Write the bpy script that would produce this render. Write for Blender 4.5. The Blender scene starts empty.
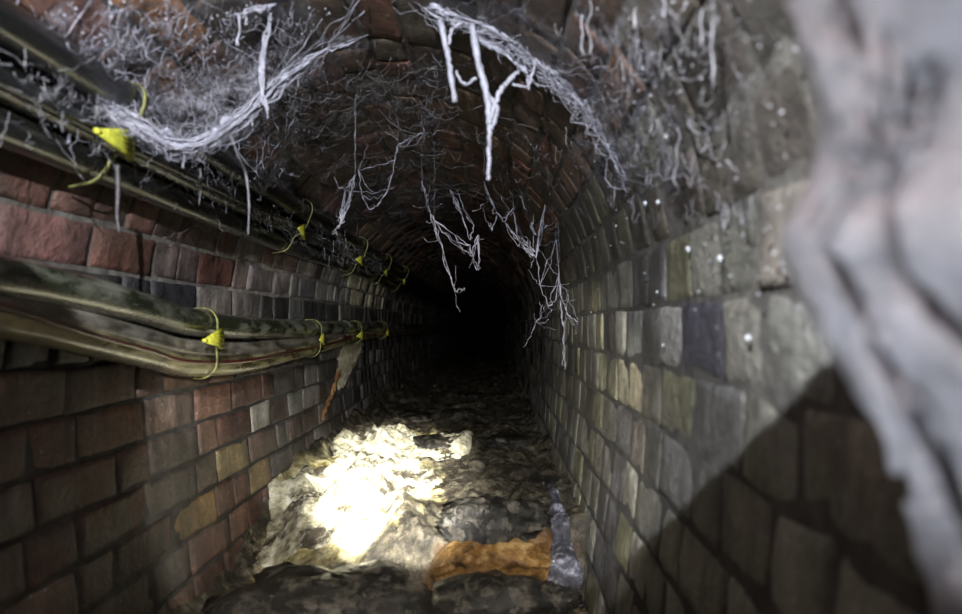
import bpy, math, random
import numpy as np
from mathutils import Vector, Matrix, noise
random.seed(7); np.random.seed(7)
C = bpy.context.scene.collection
sc = bpy.context.scene
F = 641.33
# ------------------------------------------------------------------ camera
cam_d = bpy.data.cameras.new('camera'); cam = bpy.data.objects.new('camera', cam_d); C.objects.link(cam)
cam_d.lens = 24; cam_d.sensor_width = 36
VX, VY = 492., 325.                      # where the tunnel's direction vanishes
yaw = math.atan((VX-481)/F); pitch = math.atan((VY-307)/F)
cam.rotation_euler = (math.pi/2+pitch, 0, yaw)
cam.location = (0, 0, 0)
cam_d.clip_start = 0.01
cam_d.dof.use_dof = True; cam_d.dof.focus_distance = 2.2; cam_d.dof.aperture_fstop = 3.0
sc.camera = cam
RM = cam.rotation_euler.to_matrix()
def ray(u, v): return RM @ Vector(((u-481)/F, -(v-307)/F, -1))
def at_y(u, v, y): r = ray(u, v); return r*(y/r.y)
def at_x(u, v, x): r = ray(u, v); return r*(x/r.x)

# ------------------------------------------------------------------ tunnel profile
XC, ZS, HW, RISE = -0.225, 0.08, 0.48, 0.48
ZB = -0.80
def half(z):
    if z >= ZS: return HW*math.sqrt(max(0, 1-((z-ZS)/RISE)**2))
    return HW-0.045*((ZS-z)/0.65)**2
pp = []
for i in range(60): 
    z = ZB+(ZS-ZB)*i/60; pp.append((XC-half(z), z))
for i in range(181):
    a = math.pi-math.pi*i/180; pp.append((XC+HW*math.cos(a), ZS+RISE*math.sin(a)))
for i in range(59, -1, -1):
    z = ZB+(ZS-ZB)*i/60; pp.append((XC+half(z), z))
pp = np.array(pp); seg = np.hypot(*np.diff(pp, axis=0).T); cum = np.concatenate([[0], np.cumsum(seg)]); TOT = cum[-1]
def prof(s):
    x = np.interp(s, cum, pp[:, 0]); z = np.interp(s, cum, pp[:, 1])
    e = 0.004
    x1 = np.interp(s+e, cum, pp[:, 0]); z1 = np.interp(s+e, cum, pp[:, 1]); x0 = np.interp(s-e, cum, pp[:, 0]); z0 = np.interp(s-e, cum, pp[:, 1])
    tx, tz = x1-x0, z1-z0; l = np.hypot(tx, tz)+1e-9
    return x, z, tz/l, -tx/l            # position and inward normal
def arc_s(z, side):                      # arc length at a height
    m = len(pp)//2
    if side < 0: return np.interp(z, pp[:m, 1], cum[:m])
    return np.interp(-z, -pp[m:, 1], cum[m:])
def wob(s, y):                           # slow unevenness of the old brickwork
    return 0.012*noise.noise(Vector((s*1.3, y*0.9, 3)))+0.006*noise.noise(Vector((s*4, y*3, 8)))

# ------------------------------------------------------------------ node helpers
def mat(name):
    m = bpy.data.materials.new(name); m.use_nodes = True; nt = m.node_tree; b = nt.nodes['Principled BSDF']
    return m, nt, b
def N(nt, t, **k):
    n = nt.nodes.new(t)
    for a, v in k.items():
        if a in n.inputs: n.inputs[a].default_value = v
        else: setattr(n, a, v)
    return n
def noise_n(nt, scale, detail=4, rough=.6, coord=None, stretch=None):
    tc = N(nt, 'ShaderNodeTexCoord'); n = N(nt, 'ShaderNodeTexNoise'); n.inputs['Scale'].default_value = scale
    n.inputs['Detail'].default_value = detail; n.inputs['Roughness'].default_value = rough
    if stretch:
        mp = N(nt, 'ShaderNodeMapping'); mp.inputs['Scale'].default_value = stretch
        nt.links.new(tc.outputs['Object'], mp.inputs[0]); nt.links.new(mp.outputs[0], n.inputs['Vector'])
    else: nt.links.new(tc.outputs['Object'], n.inputs['Vector'])
    return n
def ramp(nt, src, stops):
    r = N(nt, 'ShaderNodeValToRGB'); e = r.color_ramp.elements
    while len(e) < len(stops): e.new(0.5)
    for x, (p, c) in zip(e, stops): x.position = p; x.color = (*c, 1) if len(c) == 3 else c
    nt.links.new(src, r.inputs[0]); return r
def mix(nt, typ, fac, a, b):
    m = N(nt, 'ShaderNodeMix', data_type='RGBA', blend_type=typ)
    for sock, v in ((m.inputs[0], fac), (m.inputs[6], a), (m.inputs[7], b)):
        if hasattr(v, 'is_linked') or hasattr(v, 'links'): nt.links.new(v, sock)
        elif isinstance(v, tuple): sock.default_value = (*v, 1)
        else: sock.default_value = v
    return m.outputs[2]
def bump(nt, b, srcs):
    prev = None
    for h, dist in srcs:
        bn = N(nt, 'ShaderNodeBump'); bn.inputs['Strength'].default_value = 1; bn.inputs['Distance'].default_value = dist
        nt.links.new(h, bn.inputs['Height'])
        if prev: nt.links.new(prev, bn.inputs['Normal'])
        prev = bn.outputs[0]
    nt.links.new(prev, b.inputs['Normal'])
def g3(v): return (v, v, v)

def brick_mat():
    m, nt, b = mat('old_brick')
    at = N(nt, 'ShaderNodeAttribute', attribute_name='col')
    n1 = noise_n(nt, 9, 6, .65); n2 = noise_n(nt, 60, 5, .7); n3 = noise_n(nt, 3.2, 5, .6)
    c = mix(nt, 'MULTIPLY', 1.0, at.outputs['Color'], ramp(nt, n1.outputs[0], [(.32, g3(.45)), (.5, g3(.95)), (.72, g3(1.35))]).outputs[0])
    c = mix(nt, 'MULTIPLY', .8, c, ramp(nt, n2.outputs[0], [(.3, g3(.5)), (.55, g3(1.0)), (.75, g3(1.7))]).outputs[0])
    gr = ramp(nt, n3.outputs[0], [(.44, (0, 0, 0)), (.62, (1, 1, 1))])
    c = mix(nt, 'MIX', mix(nt, 'MULTIPLY', 1.0, gr.outputs[0], g3(.6)), c, (.045, .042, .036))
    n5 = noise_n(nt, 1, 6, .65, stretch=(14, 14, 1.6))
    c = mix(nt, 'MULTIPLY', .85, c, ramp(nt, n5.outputs[0], [(.34, g3(.35)), (.5, g3(.9)), (.68, g3(1.5))]).outputs[0])
    # pale salt specks
    v = N(nt, 'ShaderNodeTexVoronoi'); v.inputs['Scale'].default_value = 55
    tc = N(nt, 'ShaderNodeTexCoord'); nt.links.new(tc.outputs['Object'], v.inputs['Vector'])
    vs = ramp(nt, v.outputs['Distance'], [(.06, (1, 1, 1)), (.13, (0, 0, 0))])
    c = mix(nt, 'MIX', mix(nt, 'MULTIPLY', 1.0, vs.outputs[0], ramp(nt, n1.outputs[0], [(.5, g3(0)), (.62, g3(.7))]).outputs[0]), c, (.5, .5, .52))
    nt.links.new(c, b.inputs['Base Color'])
    nt.links.new(ramp(nt, n1.outputs[0], [(.35, g3(.38)), (.65, g3(.75))]).outputs[0], b.inputs['Roughness'])
    bump(nt, b, [(n1.outputs[0], .010), (n2.outputs[0], .005), (noise_n(nt, 190, 3).outputs[0], .0016)])
    return m
def mortar_mat():
    m, nt, b = mat('lime_mortar')
    n = noise_n(nt, 30, 6, .7); n3 = noise_n(nt, 1.7, 4, .6)
    c = ramp(nt, n.outputs[0], [(.3, (.05, .045, .04)), (.5, (.17, .155, .14)), (.75, (.32, .3, .27))]).outputs[0]
    c = mix(nt, 'MULTIPLY', .8, c, ramp(nt, n3.outputs[0], [(.4, g3(.3)), (.6, g3(1.1))]).outputs[0])
    c = mix(nt, 'MULTIPLY', 1.0, c, N(nt, 'ShaderNodeAttribute', attribute_name='col').outputs['Color'])
    nt.links.new(c, b.inputs['Base Color']); b.inputs['Roughness'].default_value = .85
    bump(nt, b, [(n.outputs[0], .006)]); return m
BR = brick_mat(); MO = mortar_mat()

# ------------------------------------------------------------------ brickwork
def proj(p):
    q = RM.transposed() @ Vector(p)
    if q.z > -0.01: return None
    return (481+F*q.x/-q.z, 307-F*q.y/-q.z)
DK = (.035, .028, .025); SLATE = (.035, .036, .045); PALE = (.27, .25, .23); RED = (.20, .065, .038); OCH = (.27, .17, .06); MAUVE = (.17, .125, .115)
special = [(140, 286, SLATE), (186, 295, SLATE), (268, 304, (.02, .02, .022)), (60, 232, (.06, .04, .045)), (20, 225, (.18, .09, .075)), (105, 240, (.17, .075, .055)),
 (28, 165, (.13, .055, .04)), (75, 200, (.14, .07, .055)), (130, 225, (.15, .065, .05)), (170, 253, MAUVE), (208, 262, (.13, .055, .04)), (240, 268, MAUVE), (240, 300, (.16, .145, .14)), (215, 300, (.17, .15, .14)),
 (290, 275, (.19, .175, .17)), (265, 270, (.18, .16, .155)), (300, 300, (.13, .125, .125)), (330, 285, (.2, .19, .18)), (366, 292, (.55, .52, .38)), (318, 308, (.03, .03, .03)),
 (250, 405, (.24, .215, .19)), (205, 410, (.2, .10, .075)), (180, 505, (.26, .16, .06)), (243, 465, (.2, .14, .07)), (150, 440, (.14, .085, .065)), (205, 480, (.10, .075, .065)), (300, 395, (.19, .175, .16)),
 (70, 25, RED), (115, 32, (.26, .08, .035)), (60, 60, (.2, .06, .035)), (95, 55, (.22, .07, .04)), (190, 30, (.12, .075, .04)), (150, 12, (.19, .09, .035)), (230, 60, (.15, .09, .07)),
 (680, 335, (.045, .043, .058)), (735, 345, (.21, .205, .175)), (775, 345, (.13, .125, .12)), (745, 40, DK), (790, 40, DK), (740, 90, DK), (800, 90, DK), (750, 140, DK), (800, 145, DK), (720, 10, DK), (770, 0, DK), (775, 175, (.07, .065, .045)), (745, 200, (.08, .075, .05)), (620, 375, (.27, .25, .17)), (612, 350, (.22, .2, .13)), (650, 330, (.17, .16, .15))]
def palette(side, y, z):
    r = random.random()
    if side == 'left':
        if z > -0.03:
            ch = [(.13, .055, .042), (.16, .09, .075), (.15, .12, .115), (.19, .17, .16), (.05, .04, .042), (.11, .06, .05)]
        else:
            ch = [(.13, .065, .045), (.11, .06, .045), (.12, .095, .08), (.15, .10, .075), (.10, .045, .032), (.15, .08, .052)]
        if y > 2: ch = [(.15, .14, .135), (.1, .085, .08), (.05, .045, .045), (.17, .15, .14), (.09, .06, .05)]
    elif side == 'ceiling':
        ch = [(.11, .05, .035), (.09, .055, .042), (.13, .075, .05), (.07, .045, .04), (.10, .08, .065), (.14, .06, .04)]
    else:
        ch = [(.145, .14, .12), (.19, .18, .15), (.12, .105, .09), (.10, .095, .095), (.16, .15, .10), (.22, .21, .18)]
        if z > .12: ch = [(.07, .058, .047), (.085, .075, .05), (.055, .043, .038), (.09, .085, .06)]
    c = random.choice(ch); k = random.uniform(.8, 1.2)
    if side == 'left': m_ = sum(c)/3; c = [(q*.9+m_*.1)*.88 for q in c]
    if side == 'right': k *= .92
    return [min(1, q*k) for q in c]
COURSE = 0.0735
def brickwork(name, s0, s1, side, y0=-.30, y1=13.1):
    V = []; Fc = []; cols = []; base = 0; nb = 0
    n = int(round((s1-s0)/(.082 if side == 'left' else .092 if side == 'right' else .08))); ch = (s1-s0)/n
    gs, gy = 7, 11
    for k in range(n):
        y = y0-random.random()*.2
        while y < y1:
            L = random.choice((.105, .105, .215, .215, .16)) + random.uniform(-.008, .008)
            if side == 'right': L = random.choice((.105, .105, .12, .16))
            if side == 'ceiling': L = random.choice((.105, .215, .215))
            j = random.uniform(.0016, .0036) if side != 'right' else random.uniform(.0008, .0024)
            a0, a1 = s0+k*ch+j, s0+(k+1)*ch-j; b0, b1 = y+j, y+L-j
            near = b1 > .2 and b0 < 3.2
            ns, ny = (gs, gy if L > .13 else 8) if near else (4, 4)
            us = np.array([0, .045]+list(np.linspace(.16, .84, ns-4))+[.955, 1]) if near else np.array([0, .06, .94, 1])
            vs = np.array([0, .025]+list(np.linspace(.1, .9, ny-4))+[.975, 1]) if near else np.array([0, .04, .96, 1])
            sm = (a0+a1)/2; ym = (b0+b1)/2
            w0 = wob(sm, ym); hh = random.uniform(.0035, .0065) if side != 'right' else random.uniform(.003, .0050); t1, t2 = random.gauss(0, .0011), random.gauss(0, .0014)
            x, z, nx, nz = prof(sm)
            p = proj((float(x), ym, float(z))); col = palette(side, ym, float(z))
            if p and ym > .15:
                for (u, v, c) in special:
                    rr = 26 if ym < 1.2 else 19
                    if abs(p[0]-u) < rr and abs(p[1]-v) < rr*.7: col = [q*random.uniform(.95, 1.05) for q in c]
            sk = random.gauss(0, .0012)
            for i, fu in enumerate(us):
                for jx, fv in enumerate(vs):
                    s = a0+(a1-a0)*fu+sk*(fv-.5)*2; yy = b0+(b1-b0)*fv
                    e = min(i, len(us)-1-i, jx, len(vs)-1-jx)
                    if e == 0: h = -.003 if side != 'right' else -.0005
                    else: h = hh+t1*(fu-.5)*2+t2*(fv-.5)*2 - (.0018 if e == 1 else 0)
                    if near:
                        q = noise.noise(Vector((s*38, yy*38, k*3.1)))*.0022+noise.noise(Vector((s*14, yy*14, k*7)))*.0025
                        if e <= 1: s += q*1.2; yy += noise.noise(Vector((s*40, yy*40, 50)))*.003
                        if e: h += q
                    px, pz, pnx, pnz = prof(s)
                    h += wob(s, yy)
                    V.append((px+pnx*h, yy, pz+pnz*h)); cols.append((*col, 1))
            m2 = len(vs)
            for i in range(len(us)-1):
                for jx in range(m2-1):
                    a = base+i*m2+jx; Fc.append((a, a+1, a+m2+1, a+m2))
            base = len(V); y += L
    nbf = len(Fc)
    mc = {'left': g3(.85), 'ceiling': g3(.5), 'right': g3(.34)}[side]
    ss = np.linspace(s0, s1, max(8, int((s1-s0)/.02))); ys = np.arange(y0, y1, .04)
    for s in ss:
        px, pz, pnx, pnz = prof(s)
        for yy in ys:
            h = wob(s, yy)+noise.noise(Vector((s*30, yy*30, 1)))*.001+(.0006 if side != 'right' else .0014)+.0012*noise.noise(Vector((s*7, yy*7, 21)))
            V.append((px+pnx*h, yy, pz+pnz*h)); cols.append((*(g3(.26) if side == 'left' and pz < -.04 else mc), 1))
    m2 = len(ys)
    for i in range(len(ss)-1):
        for jx in range(m2-1):
            a = base+i*m2+jx; Fc.append((a, a+1, a+m2+1, a+m2))
    me = bpy.data.meshes.new(name); me.from_pydata([tuple(map(float, v)) for v in V], [], Fc)
    ca = me.color_attributes.new('col', 'FLOAT_COLOR', 'POINT'); ca.data.foreach_set('color', np.array(cols, dtype=np.float32).ravel())
    me.materials.append(BR); me.materials.append(MO)
    mi = np.zeros(len(Fc), dtype=np.int32); mi[nbf:] = 1; me.polygons.foreach_set('material_index', mi)
    me.polygons.foreach_set('use_smooth', np.ones(len(Fc), dtype=bool)); me.update()
    o = bpy.data.objects.new(name, me); C.objects.link(o); o['kind'] = 'structure'; return o
sl = arc_s(.33, -1); sr = arc_s(.30, 1)
brickwork('wall_left', 0.0, sl, 'left')
brickwork('ceiling', sl, sr, 'ceiling')
brickwork('wall_right', sr, TOT, 'right')

FARWALL = True
# ------------------------------------------------------------------ generic builders
def link(name, V, Fc, m, parent=None, smooth=True):
    if parent: l = parent.location; V = [(v[0]-l.x, v[1]-l.y, v[2]-l.z) for v in V]
    me = bpy.data.meshes.new(name); me.from_pydata([tuple(map(float, v)) for v in V], [], Fc)
    for x in (m if isinstance(m, list) else [m]): me.materials.append(x)
    me.polygons.foreach_set('use_smooth', np.full(len(Fc), smooth)); me.update()
    o = bpy.data.objects.new(name, me); C.objects.link(o)
    if parent: o.parent = parent
    return o
def tag(o, label, cat, group=None, kind=None):
    o['label'] = label; o['category'] = cat
    if group: o['group'] = group
    if kind: o['kind'] = kind
    return o
def empty(name, loc):
    o = bpy.data.objects.new(name, None); o.empty_display_size = .03; C.objects.link(o); o.location = loc; return o
class MB:
    def __init__(s): s.V = []; s.F = []
    def tube(s, pts, rad, n=6, cap=True, squash=None):
        pts = [Vector(p) for p in pts]; k = len(pts); b = len(s.V)
        if k < 2: return
        if not hasattr(rad, '__len__'): rad = [rad]*k
        t = (pts[1]-pts[0]).normalized(); up = Vector((0, 0, 1)) if abs(t.z) < .9 else Vector((1, 0, 0))
        a = t.cross(up).normalized()
        for i in range(k):
            t = (pts[min(i+1, k-1)]-pts[max(i-1, 0)])
            if t.length < 1e-9: t = Vector((0, 0, 1))
            t.normalize(); a = (a-t*a.dot(t))
            if a.length < 1e-6: a = t.orthogonal()
            a.normalize(); c = t.cross(a)
            for j in range(n):
                w = 2*math.pi*j/n
                s.V.append(pts[i]+(a*math.cos(w)+c*math.sin(w))*rad[i])
        for i in range(k-1):
            for j in range(n):
                s.F.append((b+i*n+j, b+i*n+(j+1) % n, b+(i+1)*n+(j+1) % n, b+(i+1)*n+j))
        if cap: s.F.append(tuple(b+j for j in range(n))[::-1]); s.F.append(tuple(b+(k-1)*n+j for j in range(n)))
    def blob(s, c, r, seed=0, amp=.3, freq=1.5, n=8, m=12, sc3=(1, 1, 1)):
        b = len(s.V); c = Vector(c); s.V.append(c+Vector((0, 0, r*sc3[2])))
        for i in range(1, n):
            th = math.pi*i/n
            for j in range(m):
                ph = 2*math.pi*j/m; d = Vector((math.sin(th)*math.cos(ph), math.sin(th)*math.sin(ph), math.cos(th)))
                q = 1+amp*noise.noise(d*freq+Vector((seed*3.7, seed, 0)))+amp*.5*noise.noise(d*freq*2.7+Vector((seed, 0, 9)))+amp*.25*noise.noise(d*freq*7+Vector((seed, 4, 9)))
                s.V.append(c+Vector((d.x*sc3[0], d.y*sc3[1], d.z*sc3[2]))*r*q)
        s.V.append(c-Vector((0, 0, r*sc3[2]))); e = len(s.V)-1
        for j in range(m): s.F.append((b, b+1+j, b+1+(j+1) % m)); s.F.append((e, e-m+(j+1) % m, e-m+j))
        for i in range(n-2):
            for j in range(m):
                p = b+1+i*m; s.F.append((p+j, p+m+j, p+m+(j+1) % m, p+(j+1) % m))
    def build(s, name, m, parent=None, smooth=True): return link(name, s.V, s.F, m, parent, smooth)
def crom(P, n):
    P = [Vector(p) for p in P]; P = [P[0]*2-P[1]]+P+[P[-1]*2-P[-2]]; out = []
    for i in range(1, len(P)-2):
        for k in range(n):
            t = k/n; p0, p1, p2, p3 = P[i-1:i+3]
            out.append(.5*((2*p1)+(p2-p0)*t+(2*p0-5*p1+4*p2-p3)*t*t+(3*p1-p0-3*p2+p3)*t**3))
    out.append(P[-2]); return out

# ------------------------------------------------------------------ floor: wet sludge bed
def sst(a, b, x): t = min(1, max(0, (x-a)/(b-a))); return t*t*(3-2*t)
def floor_z(x, y):
    e = 1.50 if x > -.13 else 1.50+.25*sst(-.13, -.62, x)
    e += .05*noise.noise(Vector((x*7, 2, 4)))
    w = .035 if x > -.13 else .035+.16*sst(-.13, -.3, x)
    z = -.615+.135*sst(e-w, e+w, y)
    z += .045*noise.noise(Vector((x*4, y*3, 0)))+.028*noise.noise(Vector((x*10, y*8, 5)))
    v = noise.voronoi(Vector((x*5+.3*noise.noise(Vector((x*9, y*9, 3))), y*2.6, 0)))[0]
    z += .035*min(1, (v[1]-v[0])*2.2)-.02
    z += .012*noise.noise(Vector((x*28, y*24, 5)))+.005*noise.noise(Vector((x*70, y*60, 7)))
    z += .06*sst(-.60, -.70, x)+.02*sst(.16, .25, x)
    return z
def floor_mat():
    m, nt, b = mat('wet_sludge')
    n1 = noise_n(nt, 5, 8, .65); n2 = noise_n(nt, 26, 8, .7); n3 = noise_n(nt, 90, 5, .7); n4 = noise_n(nt, 2.3, 6, .6)
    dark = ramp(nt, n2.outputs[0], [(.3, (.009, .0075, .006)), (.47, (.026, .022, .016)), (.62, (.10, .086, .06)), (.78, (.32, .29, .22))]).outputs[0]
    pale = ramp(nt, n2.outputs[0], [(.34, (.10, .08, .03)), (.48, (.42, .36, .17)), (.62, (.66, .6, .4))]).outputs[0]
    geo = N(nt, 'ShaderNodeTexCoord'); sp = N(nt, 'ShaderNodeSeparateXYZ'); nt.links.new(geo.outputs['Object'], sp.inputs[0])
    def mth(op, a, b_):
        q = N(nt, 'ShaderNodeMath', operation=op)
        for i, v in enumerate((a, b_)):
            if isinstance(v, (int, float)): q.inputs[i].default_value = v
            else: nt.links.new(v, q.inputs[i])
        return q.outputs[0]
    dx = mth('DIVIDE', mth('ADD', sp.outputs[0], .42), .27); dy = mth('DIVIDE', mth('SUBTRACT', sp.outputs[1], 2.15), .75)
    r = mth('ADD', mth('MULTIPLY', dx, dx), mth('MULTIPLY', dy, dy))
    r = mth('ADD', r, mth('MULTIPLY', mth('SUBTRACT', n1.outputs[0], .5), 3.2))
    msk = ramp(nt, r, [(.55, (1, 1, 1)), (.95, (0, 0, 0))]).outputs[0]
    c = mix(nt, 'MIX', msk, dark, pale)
    # rusty ochre stain on the step face
    ex = mth('DIVIDE', mth('SUBTRACT', sp.outputs[0], .02), .22); ey = mth('DIVIDE', mth('SUBTRACT', sp.outputs[1], 1.46), .085)
    r2 = mth('ADD', mth('MULTIPLY', ex, ex), mth('MULTIPLY', ey, ey)); r2 = mth('ADD', r2, mth('MULTIPLY', mth('SUBTRACT', n2.outputs[0], .5), 1.5))
    c = mix(nt, 'MIX', ramp(nt, r2, [(.6, (1, 1, 1)), (1.0, (0, 0, 0))]).outputs[0], c, ramp(nt, n2.outputs[0], [(.3, (.03, .014, .005)), (.6, (.14, .07, .018))]).outputs[0])
    nt.links.new(c, b.inputs['Base Color'])
    nt.links.new(ramp(nt, n1.outputs[0], [(.4, g3(.10)), (.62, g3(.42))]).outputs[0], b.inputs['Roughness'])
    bump(nt, b, [(n2.outputs[0], .016), (n3.outputs[0], .005)]); return m
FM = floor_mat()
xs = np.linspace(-.76, .30, 130); ys = [.2]
while ys[-1] < 13: ys.append(ys[-1]+max(.0085, .0045*ys[-1]**1.2))
ys = [-.3, -.1, .05]+ys
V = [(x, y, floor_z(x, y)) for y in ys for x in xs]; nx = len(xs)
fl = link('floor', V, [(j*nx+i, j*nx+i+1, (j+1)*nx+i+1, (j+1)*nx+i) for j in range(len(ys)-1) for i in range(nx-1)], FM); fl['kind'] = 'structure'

V = []; Fc = []                        # added end wall closes the view; near-black colour stands for unlit distance
for k in range(20):
    z = -.62+k*.08; x = -.8-random.random()*.1
    while x < .35:
        L = random.choice((.11, .22)); b0 = len(V); h = random.uniform(0, .01)
        for a, b_, c_ in ((.003, .003, 0), (L-.003, .003, 0), (L-.003, .077, 0), (.003, .077, 0), (.006, .006, -.012-h), (L-.006, .006, -.012-h), (L-.006, .074, -.012-h), (.006, .074, -.012-h)): V.append((x+a, 12.9+c_, z+b_))
        Fc += [(b0, b0+1, b0+5, b0+4), (b0+1, b0+2, b0+6, b0+5), (b0+2, b0+3, b0+7, b0+6), (b0+3, b0, b0+4, b0+7), (b0+4, b0+5, b0+6, b0+7)]; x += L
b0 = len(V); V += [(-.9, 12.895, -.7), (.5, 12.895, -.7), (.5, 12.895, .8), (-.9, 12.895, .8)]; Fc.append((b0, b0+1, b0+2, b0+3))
SM, nt_, b_s = mat('unlit_black_brick'); b_s.inputs['Base Color'].default_value = (.004, .004, .004, 1); b_s.inputs['Roughness'].default_value = 1; b_s.inputs['Specular IOR Level'].default_value = .1
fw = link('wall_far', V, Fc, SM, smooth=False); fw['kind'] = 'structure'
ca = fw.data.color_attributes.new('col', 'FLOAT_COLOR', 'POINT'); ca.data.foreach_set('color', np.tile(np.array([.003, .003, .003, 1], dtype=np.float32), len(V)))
# ------------------------------------------------------------------ lumps on the floor
def lump_mat(name, a, b_, c_, rough=.35):
    m, nt, b = mat(name); n = noise_n(nt, 22, 8, .7); n3 = noise_n(nt, 80, 5, .7)
    nt.links.new(ramp(nt, n.outputs[0], [(.32, a), (.5, b_), (.7, c_)]).outputs[0], b.inputs['Base Color'])
    if name == 'pale_fat':
        n6 = noise_n(nt, 7, 6, .7); l_ = b.inputs['Base Color'].links[0].from_socket
        nt.links.new(mix(nt, 'MIX', ramp(nt, n6.outputs[0], [(.42, g3(1)), (.51, g3(0))]).outputs[0], l_, (.06, .05, .035)), b.inputs['Base Color'])
    b.inputs['Roughness'].default_value = rough; bump(nt, b, [(n.outputs[0], .014), (n3.outputs[0], .005)]); return m
LD = lump_mat('dark_sludge', (.004, .0038, .0035), (.016, .0145, .012), (.10, .088, .07), .16)
LO = lump_mat('ochre_crust', (.022, .012, .006), (.15, .075, .018), (.38, .26, .12), .2)
LF = lump_mat('pale_fat', (.09, .08, .05), (.46, .43, .30), (.80, .79, .70), .25)
LB = lump_mat('buff_stone', (.2, .15, .08), (.36, .28, .16), (.5, .4, .25), .5)
LW = lump_mat('milky_water', (.012, .012, .014), (.06, .06, .075), (.5, .5, .6), .06)
def lump(name, label, cat, u, v, y, r, s3, m, seed, amp=.35, group=None, dz=0, n=18):
    p = at_y(u, v, y); mb = MB(); mb.blob((p.x, p.y, p.z+dz), r, seed, amp, 1.7, n, n*2-6, s3)
    return tag(mb.build(name, m), label, cat, group)
def fat_slab(name, label, cat, x0, x1, y0, y1, th, m, seed, group=None, top=None):
    nx, ny = 60, 80; V = []; cx, cy = (x0+x1)/2, (y0+y1)/2
    for k in (0, 1):
        for j in range(ny+1):
            for i in range(nx+1):
                a, b_ = i/nx*2-1, j/ny*2-1
                x = a*math.sqrt(1-b_*b_/2); y = b_*math.sqrt(1-a*a/2)       # square to disc
                q = 1+.28*noise.noise(Vector((x*1.8, y*1.8, seed)))+.12*noise.noise(Vector((x*5, y*5, seed)))
                rr = min(1, math.hypot(x, y))
                X = cx+x*q*(x1-x0)/2; Y = cy+y*q*(y1-y0)/2
                f = floor_z(X, Y) if top is None else top
                edge = max(0, 1-rr**6)**.5
                z = f+th*edge*(.55+1.1*noise.noise(Vector((X*9, Y*7, seed)))+.8*abs(noise.noise(Vector((X*22, Y*18, seed))))+.5*noise.noise(Vector((X*55, Y*45, seed)))) if k else f-.02
                V.append((X, Y, z))
    w = nx+1; o2 = (ny+1)*w; Fc = []
    for j in range(ny):
        for i in range(nx):
            a = j*w+i; Fc.append((a, a+w, a+w+1, a+1)); a += o2; Fc.append((a, a+1, a+w+1, a+w))
    ring = [i for i in range(w)]+[j*w+nx for j in range(1, ny+1)]+[ny*w+i for i in range(nx-1, -1, -1)]+[j*w for j in range(ny-1, 0, -1)]
    for a, b_ in zip(ring, ring[1:]+ring[:1]): Fc.append((a, b_, b_+o2, a+o2))
    return tag(link(name, V, Fc, m), label, cat, group)
fat_slab('fat_deposit', 'large cream crust of congealed fat glaring in the torch beam on the floor', 'fat', -.66, -.17, 1.62, 2.25, .030, LF, 3)
fat_slab('fat_deposit', 'smaller pale yellow fat crust beyond the glaring one, against the left wall', 'fat', -.66, -.30, 2.35, 2.95, .028, LF, 8)
fat_slab('fat_deposit', 'thin yellowish fat crust right of centre, behind the large glaring crust', 'fat', -.32, -.08, 2.35, 2.72, .015, LF, 15)

# step of hardened sludge with an ochre face
st = empty('sludge_step', at_y(497, 545, 1.47))
def step_mesh(x0, x1, zt, zb, yf, yb, name, m, seed, bulge):
    V = []; nx, nv = 44, 26
    for i in range(nx+1):
        x = x0+(x1-x0)*i/nx; e = max(0, 1-abs(2*i/nx-1)**5)
        for j in range(nv+1):
            t = j/nv
            if t < .5: q = t*2; y = yf-bulge*math.sin(q*math.pi*.5)*.6; z = zb+(zt-zb)*q
            else: q = (t-.5)*2; y = yf-bulge*.6+(yb-yf+bulge)*q; z = zt+.012*math.sin(q*3.1)
            d = noise.noise(Vector((x*16, y*16, z*16+seed)))*.016+noise.noise(Vector((x*45, y*45, z*45+seed)))*.007
            y += .05*(1-e) + d; z = zb+(z-zb)*(.25+.75*e)+d*.8
            V.append((x+.01*noise.noise(Vector((y*30, z*30, seed))), y, z))
    w = nv+1
    return V, [(i*w+j, (i+1)*w+j, (i+1)*w+j+1, i*w+j+1) for i in range(nx) for j in range(nv)]
xa = at_y(428, 545, 1.43).x; xb = at_y(566, 545, 1.43).x
V, Fc = step_mesh(xa, xb, -.505, -.575, 1.43, 1.5, 'x', None, 2, .03)
link('ochre_face', V, Fc, LO, st)['label'] = 'rusty ochre lower face of the step'
mb = MB(); p = at_y(492, 512, 1.56); mb.blob((p.x, 1.545, -.475), .12, 5, .4, 1.6, 22, 40, (1.05, .78, .42)); mb.build('dark_crust', LD, st)
tag(st, 'low step of hardened sludge with dark crust above a rusty ochre face', 'sludge')
# milky trickle down the step's right end
V = []; nx, nv = 14, 60
for j in range(nv+1):
    t = j/nv
    for i in range(nx+1):
        a = i/nx*2-1; wd = (.006+.034*t)*(1+.35*noise.noise(Vector((t*7, a, 5))))
        x = .172-.02*t+a*wd
        if t < .7: y = 1.85-.45*t/.7; z = max(floor_z(x, y), -.512 if y < 1.54 else -9)+.007*(1-a*a)-.001
        else: q = (t-.7)/.3; y = 1.40-.022*math.sin(q*1.5)-.008*(1-a*a); z = -.508-.085*q
        V.append((x, y+.004*noise.noise(Vector((a*6, t*9, 3))), z+.005*noise.noise(Vector((a*5, t*16, 2)))))
Fc = [(j*(nx+1)+i, j*(nx+1)+i+1, (j+1)*(nx+1)+i+1, (j+1)*(nx+1)+i) for j in range(nv) for i in range(nx)]
o = link('water_trickle', V, Fc, LW); md = o.modifiers.new('s', 'SOLIDIFY'); md.thickness = .004
tag(o, 'milky trickle of water spilling over the right end of the sludge step', 'water', kind='stuff')

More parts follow.
